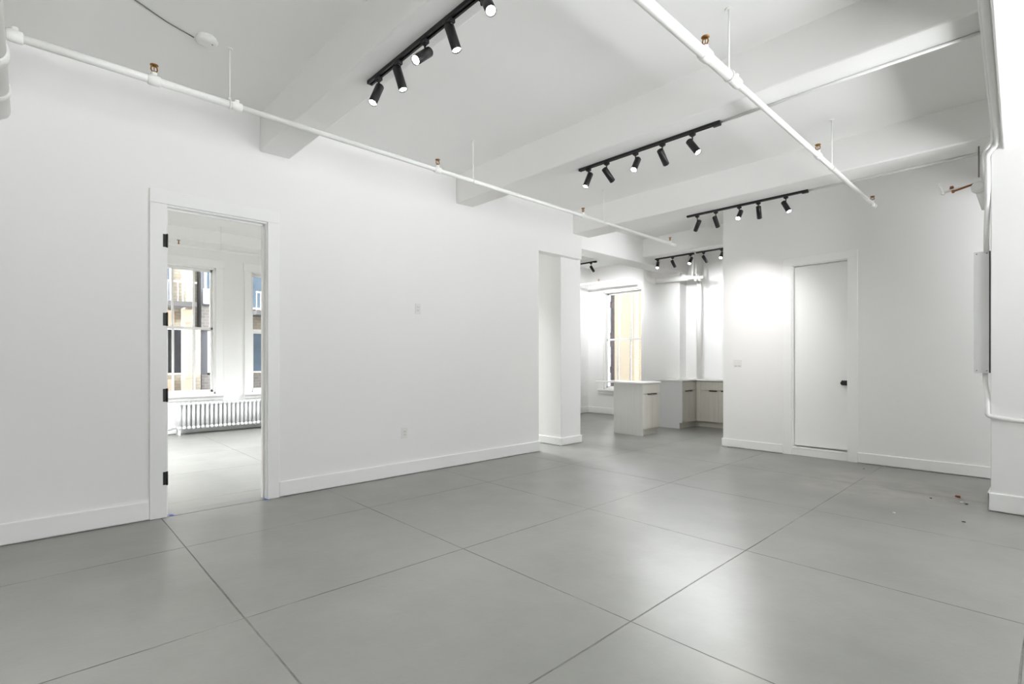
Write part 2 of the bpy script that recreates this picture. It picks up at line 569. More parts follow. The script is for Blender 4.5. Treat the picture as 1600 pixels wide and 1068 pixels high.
baseboard('baseboard_kitchen', [(-7.5, -5.87, 9.532, 9.55, 0.004, 0.15), (-7.5, -7.482, 8.3, 9.55, 0.004, 0.15)], 'white baseboard below the kitchen window')
baseboard('baseboard_street', [(-10.0, -9.98, -3.0, 9.55, 0.004, 0.12)], 'white baseboard behind the radiator')

# ------------------------------------------------------------------ open doorway: frame, stop, hinges, threshold
bm = bmesh.new()
box(bm, XL, XL + 0.02, 0.672, 0.785, 0.0, 2.435)
box(bm, XL, XL + 0.02, 1.528, 1.625, 0.0, 2.435)
box(bm, XL, XL + 0.022, 0.672, 1.625, 2.435, 2.54)
struct('trim_1', bm, M['trim'], 'flat white casing around the open doorway', 'door casing', 0.004)
bm = bmesh.new()
box(bm, XLB, XL, DY0, DY0 + 0.012, 0.0, DZ)
box(bm, XLB, XL, DY1 - 0.012, DY1, 0.0, DZ)
box(bm, XLB, XL, DY0, DY1, DZ - 0.012, DZ)
box(bm, -4.862, -4.815, DY0 + 0.012, DY0 + 0.026, 0.0, DZ - 0.012)
box(bm, -4.862, -4.815, DY1 - 0.026, DY1 - 0.012, 0.0, DZ - 0.012)
box(bm, -4.862, -4.815, DY0, DY1, DZ - 0.026, DZ - 0.012)
struct('trim_2', bm, M['trim'], 'white jamb lining with door stop inside the open doorway', 'door jamb', 0.002)
hl = ['topmost black hinge on the open doorway frame', 'black hinge at chest height on the doorway frame',
      'black hinge a metre above the floor on the doorway frame', 'lowest black hinge on the open doorway frame']
for z, lab in zip((2.10, 1.49, 0.90, 0.255), hl):
    h = thing('door_hinge', lab, 'hinge', (-4.738, 0.779, z), 'black hinges of the open doorway')
    bm = bmesh.new()
    box(bm, -0.004, 0.002, -0.022, 0.0, 0.0, 0.10)
    box(bm, -0.05, 0.0, 0.008, 0.0115, 0.0, 0.10)
    obj('leaf', bm, M['black'], h, 0.0015)
    bm = bmesh.new()
    lathe(bm, [(0.0045, -0.003), (0.007, 0.0), (0.007, 0.10), (0.0045, 0.103)], 12, (0.004, 0.004, 0))
    obj('barrel', bm, M['black'], h)
struct('trim_3', B((XLB, XL + 0.01, DY0 + 0.013, DY1 - 0.013, -0.001, 0.0022)), mat('threshold paint', (0.25, 0.252, 0.245), 0.35, noise=(9, 0.1)), 'grey painted threshold strip in the open doorway', 'threshold')
for (a, b, c, d, lab) in ((-4.775, -4.735, 1.50, 1.56, 'scrap of blue masking tape at the foot of the plain doorway jamb'), (-4.80, -4.745, 0.80, 0.835, 'scrap of blue masking tape at the foot of the hinged doorway jamb')):
    bm = bmesh.new()
    prism(bm, [(a, c), (b, c + 0.006), (b - 0.004, d), (a + 0.006, d - 0.008)], 0.0023, 0.0030)
    tag(obj('masking_tape', bm, M['tape']), lab, 'tape')

# ------------------------------------------------------------------ closed door
bm = bmesh.new()
box(bm, -2.44, -2.338, YF - 0.02, YF, 0.0, 2.45)
box(bm, -1.712, -1.61, YF - 0.02, YF, 0.0, 2.45)
box(bm, -2.44, -1.61, YF - 0.02, YF, 2.45, 2.545)
struct('trim_4', bm, M['trim'], 'flat white casing around the closed door', 'door casing', 0.004)
bm = bmesh.new()
box(bm, -2.34, -2.328, YF, YF + 0.14, 0.0, 2.45)
box(bm, -1.722, -1.71, YF, YF + 0.14, 0.0, 2.45)
box(bm, -2.34, -1.71, YF, YF + 0.14, 2.438, 2.45)
box(bm, -2.328, -1.722, YF + 0.115, YF + 0.135, 0.13, 2.438)
struct('trim_5', bm, M['trim'], 'white jamb lining of the closed door', 'door jamb', 0.002)
struct('trim_6', B((-2.34, -1.71, YF - 0.004, YF + 0.08, 0.0, 0.088), (-2.34, -1.71, YF - 0.012, YF + 0.075, 0.088, 0.104)), M['trim'], 'raised white sill step below the closed door', 'threshold', 0.004)
dr = thing('door_1', 'closed flush white door with a small black knob', 'door', (-2.02, YF + 0.09, 0.115), kind='structure')
bm = B((-0.304, 0.294, -0.025, 0.02, 0.008, 2.318))
obj('door_leaf', bm, M['trim'], dr, 0.003)
bm = bmesh.new()
box(bm, 0.225, 0.285, -0.033, -0.025, 0.80, 0.86)
kb = obj('door_knob', bm, M['black'], dr, 0.002)
kb['label'] = 'black round knob on a square plate'
bm = bmesh.new()
lathe(bm, [(0.012, 0), (0.012, 0.02), (0.024, 0.028), (0.028, 0.04), (0.027, 0.058), (0.018, 0.066)], 24, (0.255, -0.033, 0.83), (0, -1, 0))
obj('grip', bm, M['black'], kb)

# ------------------------------------------------------------------ windows
def window(name, axis, plane, a, b, z0, z1, lab, bars, meet=None, inward=1, depth=0.2, casing=True, low=None):
    """Sash window in an opening; the room side is at `plane`, outside at plane - inward*depth."""
    mid = meet or (z0 + z1) / 2
    def bx(bm, u0, u1, d0, d1, za, zb):
        p0, p1 = plane - inward * d0, plane - inward * d1
        p0, p1 = min(p0, p1), max(p0, p1)
        if axis == 'x':
            box(bm, p0, p1, u0, u1, za, zb)
        else:
            box(bm, u0, u1, p0, p1, za, zb)
    root = thing(name, lab, 'window', (0, 0, 0), kind='structure')
    bm = bmesh.new()
    fw = 0.035
    bx(bm, a, a + fw, 0.0, depth, z0, z1)
    bx(bm, b - fw, b, 0.0, depth, z0, z1)
    bx(bm, a, b, 0.0, depth, z1 - fw, z1)
    bx(bm, a, b, 0.0, depth, z0, z0 + fw)
    obj('window_frame', bm, M['trim'], root, 0.003)
    if casing:
        bm = bmesh.new()
        bx(bm, a - 0.11, a + 0.01, -0.022, 0.0, z0 - 0.02, z1 + 0.11)
        bx(bm, b - 0.01, b + 0.11, -0.022, 0.0, z0 - 0.02, z1 + 0.11)
        bx(bm, a - 0.13, b + 0.13, -0.03, 0.0, z1 - 0.01, z1 + 0.13)
        obj('casing', bm, M['trim'], root, 0.005)
        bm = bmesh.new()
        bx(bm, a - 0.13, b + 0.13, -0.06, 0.0, z0 - 0.035, z0 + 0.004)
        bx(bm, a - 0.11, b + 0.11, -0.018, 0.0, z0 - 0.10, z0 - 0.035)
        obj('window_sill', bm, M['trim'], root, 0.004)
    for sash, (s0, s1, d) in (('upper', (mid - 0.02, z1 - fw, 0.13)), ('lower', (z0 + fw, mid + 0.02, 0.09))):
        bm = bmesh.new()
        t = 0.03
        bx(bm, a + fw, a + fw + t, d - .015, d + .02, s0, s1)
        bx(bm, b - fw - t, b - fw, d - .015, d + .02, s0, s1)
        bx(bm, a + fw, b - fw, d - .015, d + .02, s1 - t - .01, s1)
        bx(bm, a + fw, b - fw, d - .015, d + .02, s0, s0 + t + .01)
        for u in bars:
            bx(bm, u - 0.016, u + 0.016, d - .012, d + .015, s0, s1)
        s = obj('sash', bm, M['trim'], root, 0.002)
        bm = bmesh.new()
        bx(bm, a + fw + .01, b - fw - .01, d, d + 0.003, s0 + 0.01, s1 - 0.01)
        obj('pane', bm, M['glass'], s)
    return root
wl = ['tall sash window above the radiator seen through the doorway, its bars making narrow lites',
      'next tall sash window past the wall pier, half hidden by the doorway jamb']
for i, (_, a, b) in enumerate(WW):
    lab = {2: wl[0], 3: wl[1]}.get(i, 'tall street side sash window in the next room, window number %d along the wall' % (i + 1))
    window('window_%d' % (i + 1), 'x', -10.0, a, b, WZ0, WZ1, lab, [a + 0.31, a + 0.62, a + 0.93], 1.77)
window('window_7', 'y', 9.55, KW[0], KW[1], KW[2], KW[3], 'tall sash window beyond the kitchen island', [-6.73, -6.41], 1.69, inward=-1)
n = 8
for a, b in EW:
    window('window_%d' % n, 'x', EX, a, b, 0.65, 2.85, 'added unseen sash window behind the wide column side, number %d' % n, [(a + b) / 2], inward=-1)
    n += 1
for a, b in SW:
    window('window_%d' % n, 'y', -3.0, a, b, 0.65, 2.85, 'tall sash window behind the viewer, number %d' % n, [(a + b) / 2])
    n += 1
for a, b in KE:
    window('window_%d' % n, 'y', 9.55, a, b, 0.65, 2.85, 'sash window behind the kitchen wall, number %d' % n, [(a + b) / 2], inward=-1)
    n += 1

# ------------------------------------------------------------------ radiator in the next room
rad = thing('radiator', 'white cast iron column radiator under the windows seen through the doorway', 'radiator', (-9.82, 1.76, 0))
for k in range(26):
    y = 0.02 + k * 0.0665
    bm = bmesh.new()
    for dx in (-0.075, 0.0, 0.075):
        tube(bm, [(dx, y, 0.125), (dx, y, 0.50)], 0.0215, 10)
    for z in (0.50, 0.12):
        tube(bm, [(-0.08, y, z), (0.08, y, z)], 0.026, 10)
        lathe(bm, [(0.006, -0.028), (0.02, -0.02), (0.027, 0), (0.02, 0.02), (0.006, 0.028)], 12, (0.085, y, z), (0, 0, 1))
    o = obj('section', bm, M['radi'], rad)
for y in (0.02, 0.02 + 25 * 0.0665):
    obj('leg', B((-0.085, -0.05, y - 0.018, y + 0.018, 0, 0.13)), M['radi'], rad, 0.005)
    obj('leg', B((0.05, 0.085, y - 0.018, y + 0.018, 0, 0.13)), M['radi'], rad, 0.005)
bm = bmesh.new()
tube(bm, [(0.0, 0.0, 0.12), (0.0, -0.16, 0.12), (0.0, -0.16, 0.001)], 0.017, 12, 0.04)
lathe(bm, [(0.03, -0.03), (0.034, 0), (0.03, 0.03)], 14, (0, -0.1, 0.12), (0, 1, 0))
obj('valve', bm, M['radi'], rad)

# ------------------------------------------------------------------ lighting tracks and spotlights
def track(x0, x1, y, z, lab, feed='hi'):
    root = thing('lighting_track', lab, 'lighting track', ((x0 + x1) / 2, y, z))
    h = (x1 - x0) / 2
    bm = bmesh.new()
    box(bm, -h, h, -0.0175, 0.0175, -0.006, 0)           # channel: top web and side walls, open below
    box(bm, -h, h, -0.0175, -0.0135, -0.02, -0.006)
    box(bm, -h, h, 0.0135, 0.0175, -0.02, -0.006)
    box(bm, -h, h, -0.0175, -0.0055, -0.0215, -0.019)
    box(bm, -h, h, 0.0055, 0.0175, -0.0215, -0.019)
    obj('rail', bm, M['black'], root)
    s = 1 if feed == 'hi' else -1
    bm = bmesh.new()
    box(bm, min(s * h, s * (h - .06)), max(s * h, s * (h - .06)), -0.019, 0.019, -0.032, -0.002)
    obj('power_feed', bm, M['black'], root, 0.003)
    bm = bmesh.new()
    box(bm, min(-s * h, -s * (h + .012)), max(-s * h, -s * (h + .012)), -0.0185, 0.0185, -0.0225, 0)
    obj('end_cap', bm, M['black'], root, 0.002)
    return root

FW = Vector((-math.sin(YAW), math.cos(YAW), 0))
def spotlight(x, y, ztop, pivot, aim, lab, group, power=1.0):
    """adapter on the track at (x, y), body axis from pivot along aim (unit vector)."""
    root = thing('track_spotlight', lab, 'spotlight', (x, y, ztop), group)
    bm = bmesh.new()
    box(bm, -0.021, 0.021, -0.0155, 0.0155, -0.043, -0.0225)
    box(bm, -0.013, 0.013, -0.010, 0.010, -0.050, -0.043)
    obj('adapter', bm, M['black'], root, 0.002)
    pv = Vector(pivot) - Vector((x, y, ztop))
    aim = Vector(aim).normalized()
    # stem from the adapter to the back third of the body
    joint = pv + aim * 0.030
    side = Vector((joint.x, joint.y, 0))
    bm = bmesh.new()
    tube(bm, [(0, 0, -0.048), (0, 0, min(-0.075, joint.z + 0.02)), (joint.x, joint.y, joint.z)], 0.0055, 10, 0.01)
    obj('stem', bm, M['black'], root)
    bm = bmesh.new()
    R, L_ = 0.0265, 0.148
    prof = [(0.02, 0.0), (R, 0.003), (R, L_ - 0.001), (R - 0.001, L_), (R - 0.003, L_), (R - 0.003, L_ - 0.012), (0.001, L_ - 0.013)]
    lathe(bm, prof, 28, pv, aim)
    body = obj('lamp_body', bm, M['black'], root)
    bm = bmesh.new()
    lathe(bm, [(R - 0.0035, L_ - 0.0125), (R - 0.0035, L_ - 0.006), (0.012, L_ - 0.003)], 24, pv, aim)
    obj('lens', bm, M['lens'], root)
    ld = bpy.data.lights.new('spot_beam', 'SPOT')
    ld.energy = SPOT_W * power
    ld.spot_size = math.radians(100 if power > 1.5 else 68)
    ld.spot_blend = 1.0
    ld.shadow_soft_size = 0.02
    ld.color = (0.965, 0.985, 1.0) if power > 1.5 else (1.0, 0.985, 0.965)
    lo = bpy.data.objects.new('spot_beam', ld)
    COL.objects.link(lo)
    lo.parent = root
    lo.location = pv + aim * (L_ + 0.006)
    lo.rotation_euler = (-aim).to_track_quat('Z', 'Y').to_euler()
    return root

def spot_row(y, zb, rows, group, power=1.0):
    """rows: (adapter x, pivot x, pivot z, lens x, lens z (in the track's plane), sign toward viewer, label)"""
    C = Vector((0, 0, CAMH))
    for ax, bx_, bz, lx, lz, sg, lab in rows:
        piv = Vector((bx_, y, bz))
        q = Vector((lx, y, lz))
        d = (q - C).normalized()
        # length of the body fixes how far along its sight line the lens sits
        r = piv - C
        tca = r.dot(d)
        dd = r.length_squared - tca * tca
        hh = max(0.148 ** 2 - dd, 0.0)
        s = tca - sg * math.sqrt(hh)
        aim = (C + d * s) - piv
        spotlight(ax, y, zb, piv, aim, lab, group, power)

ordn = ['first', 'second', 'third', 'fourth', 'fifth']
track(-3.06, -1.0, 1.62, 3.04, 'black lighting track under the beam over the open doorway, cut off by the top edge')
A = 'spotlight on the track over the doorway, '
spot_row(1.62, 3.04, [
    (-2.949, -2.935, 2.957, -3.032, 2.886, 1, 'black %sat the rail end toward the doorway' % A),
    (-2.709, -2.735, 2.995, -2.658, 2.827, 1, 'black %slong body hanging second from the rail end' % A),
    (-2.428, -2.385, 2.935, -2.527, 2.948, 1, 'black %stilted nearly level with glowing face' % A),
    (-2.188, -2.205, 3.000, -2.134, 2.831, 1, 'black %slong body hanging fourth from the rail end' % A),
    (-1.936, -1.905, 2.985, -1.864, 2.903, 1, 'black %saimed straight out and glaring brightest' % A),
], 'spotlights on the track over the doorway')
track(-3.094, -1.74, 3.82, 3.04, 'black lighting track under the mid room beam')
A = 'spotlight from the doorway end of the mid room track'
spot_row(3.82, 3.04, [
    (-3.000, -2.977, 2.966, -3.038, 2.857, 1, 'black %s %s' % (ordn[0], A)),
    (-2.792, -2.821, 2.971, -2.728, 2.832, -1, 'black %s %s' % (ordn[1], A)),
    (-2.488, -2.463, 2.954, -2.508, 2.873, 1, 'black %s %s, glaring' % (ordn[2], A)),
    (-2.230, -2.254, 2.971, -2.195, 2.835, -1, 'black %s %s' % (ordn[3], A)),
    (-1.966, -1.996, 2.964, -1.918, 2.850, 1, 'black %s %s, face lit' % (ordn[4], A)),
], 'spotlights on the mid room track')
track(-3.167, -1.80, 6.04, 3.04, 'black lighting track under the beam in front of the closed door')
A = 'spotlight from the kitchen end of the track before the closed door'
spot_row(6.04, 3.04, [
    (-3.044, -3.016, 2.952, -3.069, 2.835, -1, 'black %s %s' % (ordn[0], A)),
    (-2.808, -2.826, 2.960, -2.784, 2.829, -1, 'black %s %s' % (ordn[1], A)),
    (-2.528, -2.508, 2.956, -2.543, 2.880, 1, 'black %s %s, glaring' % (ordn[2], A)),
    (-2.312, -2.312, 2.972, -2.301, 2.835, -1, 'black %s %s' % (ordn[3], A)),
    (-2.021, -2.047, 2.962, -1.988, 2.845, 1, 'black %s %s, face lit' % (ordn[4], A)),
], 'spotlights on the track before the closed door')
track(-4.895, -4.175, 8.17, 3.04, 'short black lighting track over the kitchen carrying three spotlights')
track(-4.125, -3.66, 8.17, 3.04, 'short black lighting track over the kitchen carrying two spotlights')
A = 'spotlight over the kitchen'
spot_row(8.17, 3.04, [
    (-4.862, -4.858, 2.972, -4.871, 2.871, 1, 'black %s hanging above the island side, lit' % A),
    (-4.571, -4.585, 2.960, -4.528, 2.848, -1, 'black %s second from the island side, unlit face' % A),
    (-4.238, -4.216, 2.958, -4.261, 2.865, 1, 'black %s at the gap between tracks, lit' % A),
    (-4.005, -4.018, 2.956, -3.951, 2.851, -1, 'black %s on the shorter track, dark side showing' % A),
    (-3.698, -3.688, 2.965, -3.719, 2.885, 1, 'black %s glaring beside the wall corner' % A),
], 'spotlights over the kitchen', 1.7)
track(-7.6, -6.22, 8.17, 3.19, 'black lighting track half hidden behind the white column')
spot_row(8.17, 3.19, [
    (-6.351, -6.360, 3.098, -6.286, 2.990, -1, 'black spotlight in the clear on the track half behind the column'),
    (-6.656, -6.656, 3.098, -6.672, 2.996, -1, 'black spotlight partly hidden by the column edge'),
], 'spotlights on the track behind the column', 2.0)

for k in range(2):      # unseen tracks beyond the girder, added for bounce light on the ceiling
    yt = (3.82, 6.04)[k]
    track(0.6, 2.1, yt, 3.04, 'added unseen lighting track beyond the girder under the %s beam' % ('mid room', 'far')[k])
    for q in range(5):
        xk = 0.7 + q * 0.3
        spotlight(xk, yt, 3.04, (xk, yt, 2.955), (random.uniform(-.4, .4), random.uniform(-.5, .2), -1), 'added unseen %s spotlight beyond the girder under the %s beam' % (('first', 'second', 'third', 'fourth', 'fifth')[q], ('mid room', 'far')[k]), 'added spotlights beyond the girder', 0.8)
track(-3.4, -1.2, -0.6, CEIL, 'added unseen lighting track on the ceiling behind the viewer')  # unseen track, added to brighten the near wall, floor and ceiling
for q in range(5):
    xk = -3.2 + q * 0.45
    spotlight(xk, -0.6, CEIL, (xk, -0.6, CEIL - 0.085), (random.uniform(-.5, .2), random.uniform(-.2, .3), -1), 'added unseen %s spotlight from the doorway wall on the track behind the viewer' % ('first', 'second', 'third', 'fourth', 'fifth')[q], 'added spotlights behind the viewer', 1.2)
for (yt, lab) in ((-1.2, 'added unseen lighting track in the next room, away from its windows corner'), (5.3, 'added unseen lighting track in the next room behind the long wall')):
    track(-8.6, -6.0, yt, CEIL, lab)  # out of sight, added only to brighten the next room
    for k in range(5):
        xk = -8.4 + k * 0.55
        spotlight(xk, yt, CEIL, (xk, yt, CEIL - 0.085), (random.uniform(-.5, .5), 0.35 if yt < 0 else -0.35, -1), 'added unseen %s spotlight from the windows on the hidden %s track of the next room' % (('first', 'second', 'third', 'fourth', 'fifth')[k], 'far' if yt < 0 else 'inner'), 'spotlights on the added hidden tracks of the next room', NEXT)

# ------------------------------------------------------------------ sprinkler pipes, heads and hangers
def zl(y, z0=2.995, k=0.006):
    return z0 - k * y
main = thing('sprinkler_main', 'thick white sprinkler main ending at the wall in the upper corner', 'pipe', (XL, -0.155, 2.87))
bm = bmesh.new()
tube(bm, [(0.0, 0, 0), (4.4, 0, 0)], 0.07, 20)
obj('pipe', bm, M['pipe'], main)
bm = bmesh.new()
lathe(bm, [(0.07, -0.055), (0.082, -0.05), (0.082, 0.05), (0.07, 0.055)], 20, (0.87, 0, 0), (1, 0, 0))
obj('tee', bm, M['pipe'], main)
bm = bmesh.new()
lathe(bm, [(0.07, -0.035), (0.079, -0.03), (0.079, 0.03), (0.07, 0.035)], 20, (0.36, 0, 0), (1, 0, 0))
obj('coupling', bm, M['pipe'], main)

def branch(x, ystart, yend, ynarrow, couplings, lab, r1, r2, z0, k):
    root = thing('sprinkler_pipe', lab, 'pipe', (x, ystart, z0 - k * ystart))
    def P(y):
        return (0, y - ystart, -k * (y - ystart))
    bm = bmesh.new()
    tube(bm, [P(ystart), P(ynarrow)], r1, 16)
    obj('pipe', bm, M['pipe'], root)
    bm = bmesh.new()
    tube(bm, [P(ynarrow), P(yend)], r2, 16)
    lathe(bm, [(r2 + .004, -0.02), (r2 + .005, 0.015), (r2, 0.02)], 14, P(yend), (0, 1, 0))
    obj('pipe', bm, M['pipe'], root)
    for y, r in couplings:
        bm = bmesh.new()
        lathe(bm, [(r, -0.035), (r + 0.007, -0.03), (r + 0.008, 0.0), (r + 0.007, 0.03), (r, 0.035)], 16, P(y), (0, 1, 0))
        lathe(bm, [(0.016, 0.0), (0.017, r + 0.022), (0.013, r + 0.024)], 12, P(y), (0, 0, 1))
        obj('tee', bm, M['pipe'], root)
    return root
LX, RX = -3.89, -1.36
long_pipe = branch(LX, -0.15, 7.0, 1.05, [(-0.055, 0.025), (0.575, 0.025), (1.05, 0.02), (2.734, 0.02), (4.848, 0.02), (6.879, 0.016)],
       'slim white sprinkler pipe running above the open doorway toward the kitchen', 0.024, 0.0195, 2.985, 0.006)
mid_pipe = branch(RX, -0.15, 6.76, 3.2, [(2.793, 0.03), (3.2, 0.024), (4.811, 0.02), (6.68, 0.016)],
       'white sprinkler pipe stepping down in size over mid room', 0.029, 0.0195, 2.975, 0.008)

def sprinkler(pipe, x, y, z, s, material=None, along=False):
    """upright head screwed into its pipe: frame with a deflector plate on top"""
    mt = material or M['brass']
    ox, oy, oz = Vector((x, y, z)) - pipe.location
    def P(a, b, c):
        if along:
            a, b = b, a
        return (ox + a * s, oy + b * s, oz + c * s)
    bm = bmesh.new()
    lathe(bm, [(0.009 * s, 0), (0.013 * s, 0.004 * s), (0.013 * s, 0.013 * s), (0.008 * s, 0.016 * s)], 6, P(0, 0, 0))
    tube(bm, [P(-0.010, 0, 0.012), P(-0.017, 0, 0.024), P(-0.015, 0, 0.040), P(0, 0, 0.050)], 0.0042 * s, 8)
    tube(bm, [P(0.010, 0, 0.012), P(0.017, 0, 0.024), P(0.015, 0, 0.040), P(0, 0, 0.050)], 0.0042 * s, 8)
    tube(bm, [P(0, 0, 0.014), P(0, 0, 0.050)], 0.0025 * s, 8)
    f = obj('sprinkler_head', bm, mt, pipe)
    f['label'] = 'small brass sprinkler head'
    bm = bmesh.new()
    lathe(bm, [(0.010 * s, 0.049 * s), (0.023 * s, 0.051 * s), (0.022 * s, 0.055 * s), (0.006 * s, 0.056 * s)], 16, P(0, 0, 0))
    obj('deflector', bm, mt, f)
    return f
for (x, y, zz) in ((LX, 0.575, 3.028), (LX, 2.734, 3.013), (LX, 4.848, 2.998), (LX, 6.879, 2.980),
                   (RX, 2.793, 3.005), (RX, 4.811, 2.977), (RX, 6.68, 2.955)):
    sprinkler(long_pipe if x == LX else mid_pipe, x, y, zz - 0.004, 1.0, along=(x == LX))

def hanger(x, y, zpipe, r, lab):
    root = thing('pipe_hanger', lab, 'pipe hanger', (x, y, CEIL), 'threaded pipe hangers')
    bm = bmesh.new()
    tube(bm, [(0, 0, 0), (0, 0, zpipe + r + 0.02 - CEIL)], 0.005, 8)
    obj('rod', bm, M['pipe'], root)
    bm = bmesh.new()
    N = 20
    zc = zpipe - CEIL
    pts = [(math.cos(2 * PI * k / N) * (r + 0.004), 0, zc + math.sin(2 * PI * k / N) * (r + 0.004)) for k in range(N + 1)]
    tube(bm, pts, 0.004, 8)
    lathe(bm, [(0.006, 0), (0.008, 0.003), (0.008, 0.016), (0.004, 0.018)], 8, (0, 0, zc + r + 0.004))
    obj('ring', bm, M['pipe'], root)
    bm = bmesh.new()
    lathe(bm, [(0.018, -0.006), (0.02, -0.001), (0.02, 0.0)], 16)
    obj('ceiling_plate', bm, M['pipe'], root)
for (x, y, z, r, lab) in ((LX, 1.005, 2.979, 0.024, 'thin white pipe hanger beside the smoke detector'),
                          (LX, 3.15, 2.966, 0.0195, 'thin white pipe hanger just before the mid room beam'),
                          (LX, 5.255, 2.9535, 0.0195, 'thin white pipe hanger above the passage'),
                          (RX, 3.10, 2.950, 0.029, 'thin white pipe hanger on the thick mid room pipe'),
                          (RX, 5.20, 2.933, 0.0195, 'thin white pipe hanger over the track before the closed door')):
    hanger(x, y, z, r, lab)

# smaller pipes in the next room and the kitchen
rp = thing('sprinkler_pipe', 'thin white sprinkler pipe along the windows of the next room', 'pipe', (-9.2, 3.0, 2.98))
bm = bmesh.new()
tube(bm, [(0, -5.9, 0.02), (0, 5.5, -0.02)], 0.018, 12)
obj('pipe', bm, M['pipe'], rp)
sprinkler(rp, -9.2, 1.67, 3.0, 1.1)
hanger(-9.2, 2.25, 2.983, 0.018, 'thin white pipe hanger in the next room')
kp = thing('sprinkler_pipe', 'thin white sprinkler pipe above the kitchen window', 'pipe', (-6.5, 9.0, 2.88))
bm = bmesh.new()
tube(bm, [(-2.6, 0, 0.05), (0.25, 0, 0.03)], 0.018, 12)
obj('pipe', bm, M['pipe'], kp)
sprinkler(kp, -6.79, 9.0, 2.925, 1.0)
# waste pipe with valves hung at the kitchen wall
dp = thing('drain_pipe', 'thick white drain pipe with a bend hung below the kitchen ceiling', 'pipe', (-5.2, 9.2, 2.83))
bm = bmesh.new()
tube(bm, [(-0.53, 0, 0.52), (-0.53, 0, 0.0), (0.62, 0, -0.03)], 0.055, 18, 0.16)
obj('pipe', bm, M['pipe'], dp)
for x in (-0.32, 0.30):
    bm = bmesh.new()
    lathe(bm, [(0.055, -0.035), (0.066, -0.03), (0.066, 0.03), (0.055, 0.035)], 18, (x, 0, -0.005), (1, 0, 0))
    obj('coupling', bm, M['pipe'], dp)
rs = thing('riser_pipe', 'white vertical riser pipe in the kitchen corner behind the counters', 'pipe', (-4.72, 9.45, 0.872))
bm = bmesh.new()
tube(bm, [(0, 0, 0), (0, 0, 2.48)], 0.05, 18)
obj('pipe', bm, M['pipe'], rs)
vt = thing('valve_pipe', 'pair of thin white pipes with a valve above the kitchen counters', 'pipe', (-4.62, 9.08, CEIL))
bm = bmesh.new()
tube(bm, [(-0.05, 0, 0), (-0.05, 0, -0.58)], 0.018, 12)
tube(bm, [(0.02, 0, 0), (0.02, 0, -0.58)], 0.012, 12)
tube(bm, [(-0.14, 0, -0.58), (0.16, 0, -0.60)], 0.028, 12)
obj('pipe', bm, M['pipe'], vt)
bm = bmesh.new()
lathe(bm, [(0.02, 0), (0.03, 0.01), (0.03, 0.04), (0.015, 0.05)], 14, (0.02, 0, -0.62), (0.2, -1, -0.4))
lathe(bm, [(0.006, 0), (0.006, 0.05), (0.028, 0.052), (0.028, 0.06)], 14, (0.10, 0, -0.6), (0, -0.5, -1))
obj('valve', bm, M['cond'], vt)

# ------------------------------------------------------------------ smoke detector and its cord
sd = thing('smoke_detector', 'round white smoke detector on the ceiling beside the sprinkler pipe', 'smoke detector', (-3.86, 0.86, CEIL))
bm = bmesh.new()
lathe(bm, [(0.055, -0.014), (0.058, -0.010), (0.058, 0.0)], 32)
obj('base', bm, M['detector'], sd)
bm = bmesh.new()
lathe(bm, [(0.03, -0.045), (0.05, -0.042), (0.062, -0.034), (0.066, -0.018), (0.062, -0.013)], 32)
obj('cover', bm, M['detector'], sd)
bm = bmesh.new()
lathe(bm, [(0.0555, -0.0402), (0.0625, -0.0345), (0.064, -0.030)], 32)
lathe(bm, [(0.005, -0.048), (0.005, -0.044)], 10, (0.02, 0.03, 0))
bm2 = bmesh.new()
for k in range(7):
    a = 2.2 + k * 0.18
    box(bm2, 0.0645 * math.cos(a) - 0.004, 0.0645 * math.cos(a) + 0.004, 0.0645 * math.sin(a) - 0.004, 0.0645 * math.sin(a) + 0.004, -0.026, -0.023)
lathe(bm2, [(0.004, -0.0465), (0.004, -0.0445)], 10, (0.02, 0.028, 0))
bm.free()
obj('vent_slots', bm2, M['slot'], sd)
bm = bmesh.new()
tube(bm, [(-3.905, 0.795, CEIL - 0.006), (-3.85, 0.64, CEIL - 0.005), (-3.744, 0.465, CEIL - 0.005), (-3.55, 0.10, CEIL - 0.005)], 0.0035, 8, 0.05)
tag(obj('detector_cord', bm, mat('grey cord', (0.16, 0.16, 0.15), 0.6)), 'thin dark cord along the ceiling to the smoke detector', 'cord')

# ------------------------------------------------------------------ outlets and light switch
def outlet(y, z, lab):
    root = thing('wall_outlet', lab, 'outlet', (XL, y, z))
    obj('cover_plate', B((0, 0.005, -0.036, 0.036, -0.058, 0.058)), M['plate'], root, 0.002)
    obj('socket_insert', B((0.005, 0.008, -0.017, 0.017, -0.034, 0.034)), M['plate'], root, 0.001)
    bm = bmesh.new()
    for c in (-0.017, 0.017):
        box(bm, 0.0079, 0.0084, -0.009, -0.006, c - 0.003, c + 0.006)
        box(bm, 0.0079, 0.0084, 0.006, 0.009, c - 0.003, c + 0.006)
        lathe(bm, [(0.0025, 0), (0.0025, 0.0005)], 8, (0.0079, 0, c - 0.008), (1, 0, 0))
    obj('slots', bm, M['slot'], root)
outlet(3.085, 1.783, 'white wall outlet mounted at head height on the long wall')
outlet(2.916, 0.447, 'white wall outlet mounted low above the long baseboard')
sw = thing('light_switch', 'white double rocker light switch between kitchen corner and closed door', 'light switch', (-3.035, YF, 1.178))
obj('cover_plate', B((-0.058, 0.058, -0.005, 0, -0.056, 0.056)), M['plate'], sw, 0.002)
for x in (-0.024, 0.024):
    bm = bmesh.new()
    box(bm, x - 0.016, x + 0.016, -0.009, -0.005, -0.033, 0.033)
    obj('rocker', bm, M['plate'], sw, 0.002)
    obj('rocker_gap', B((x - 0.0175, x + 0.0175, -0.0055, -0.0049, -0.037, -0.033)), M['slot'], sw)

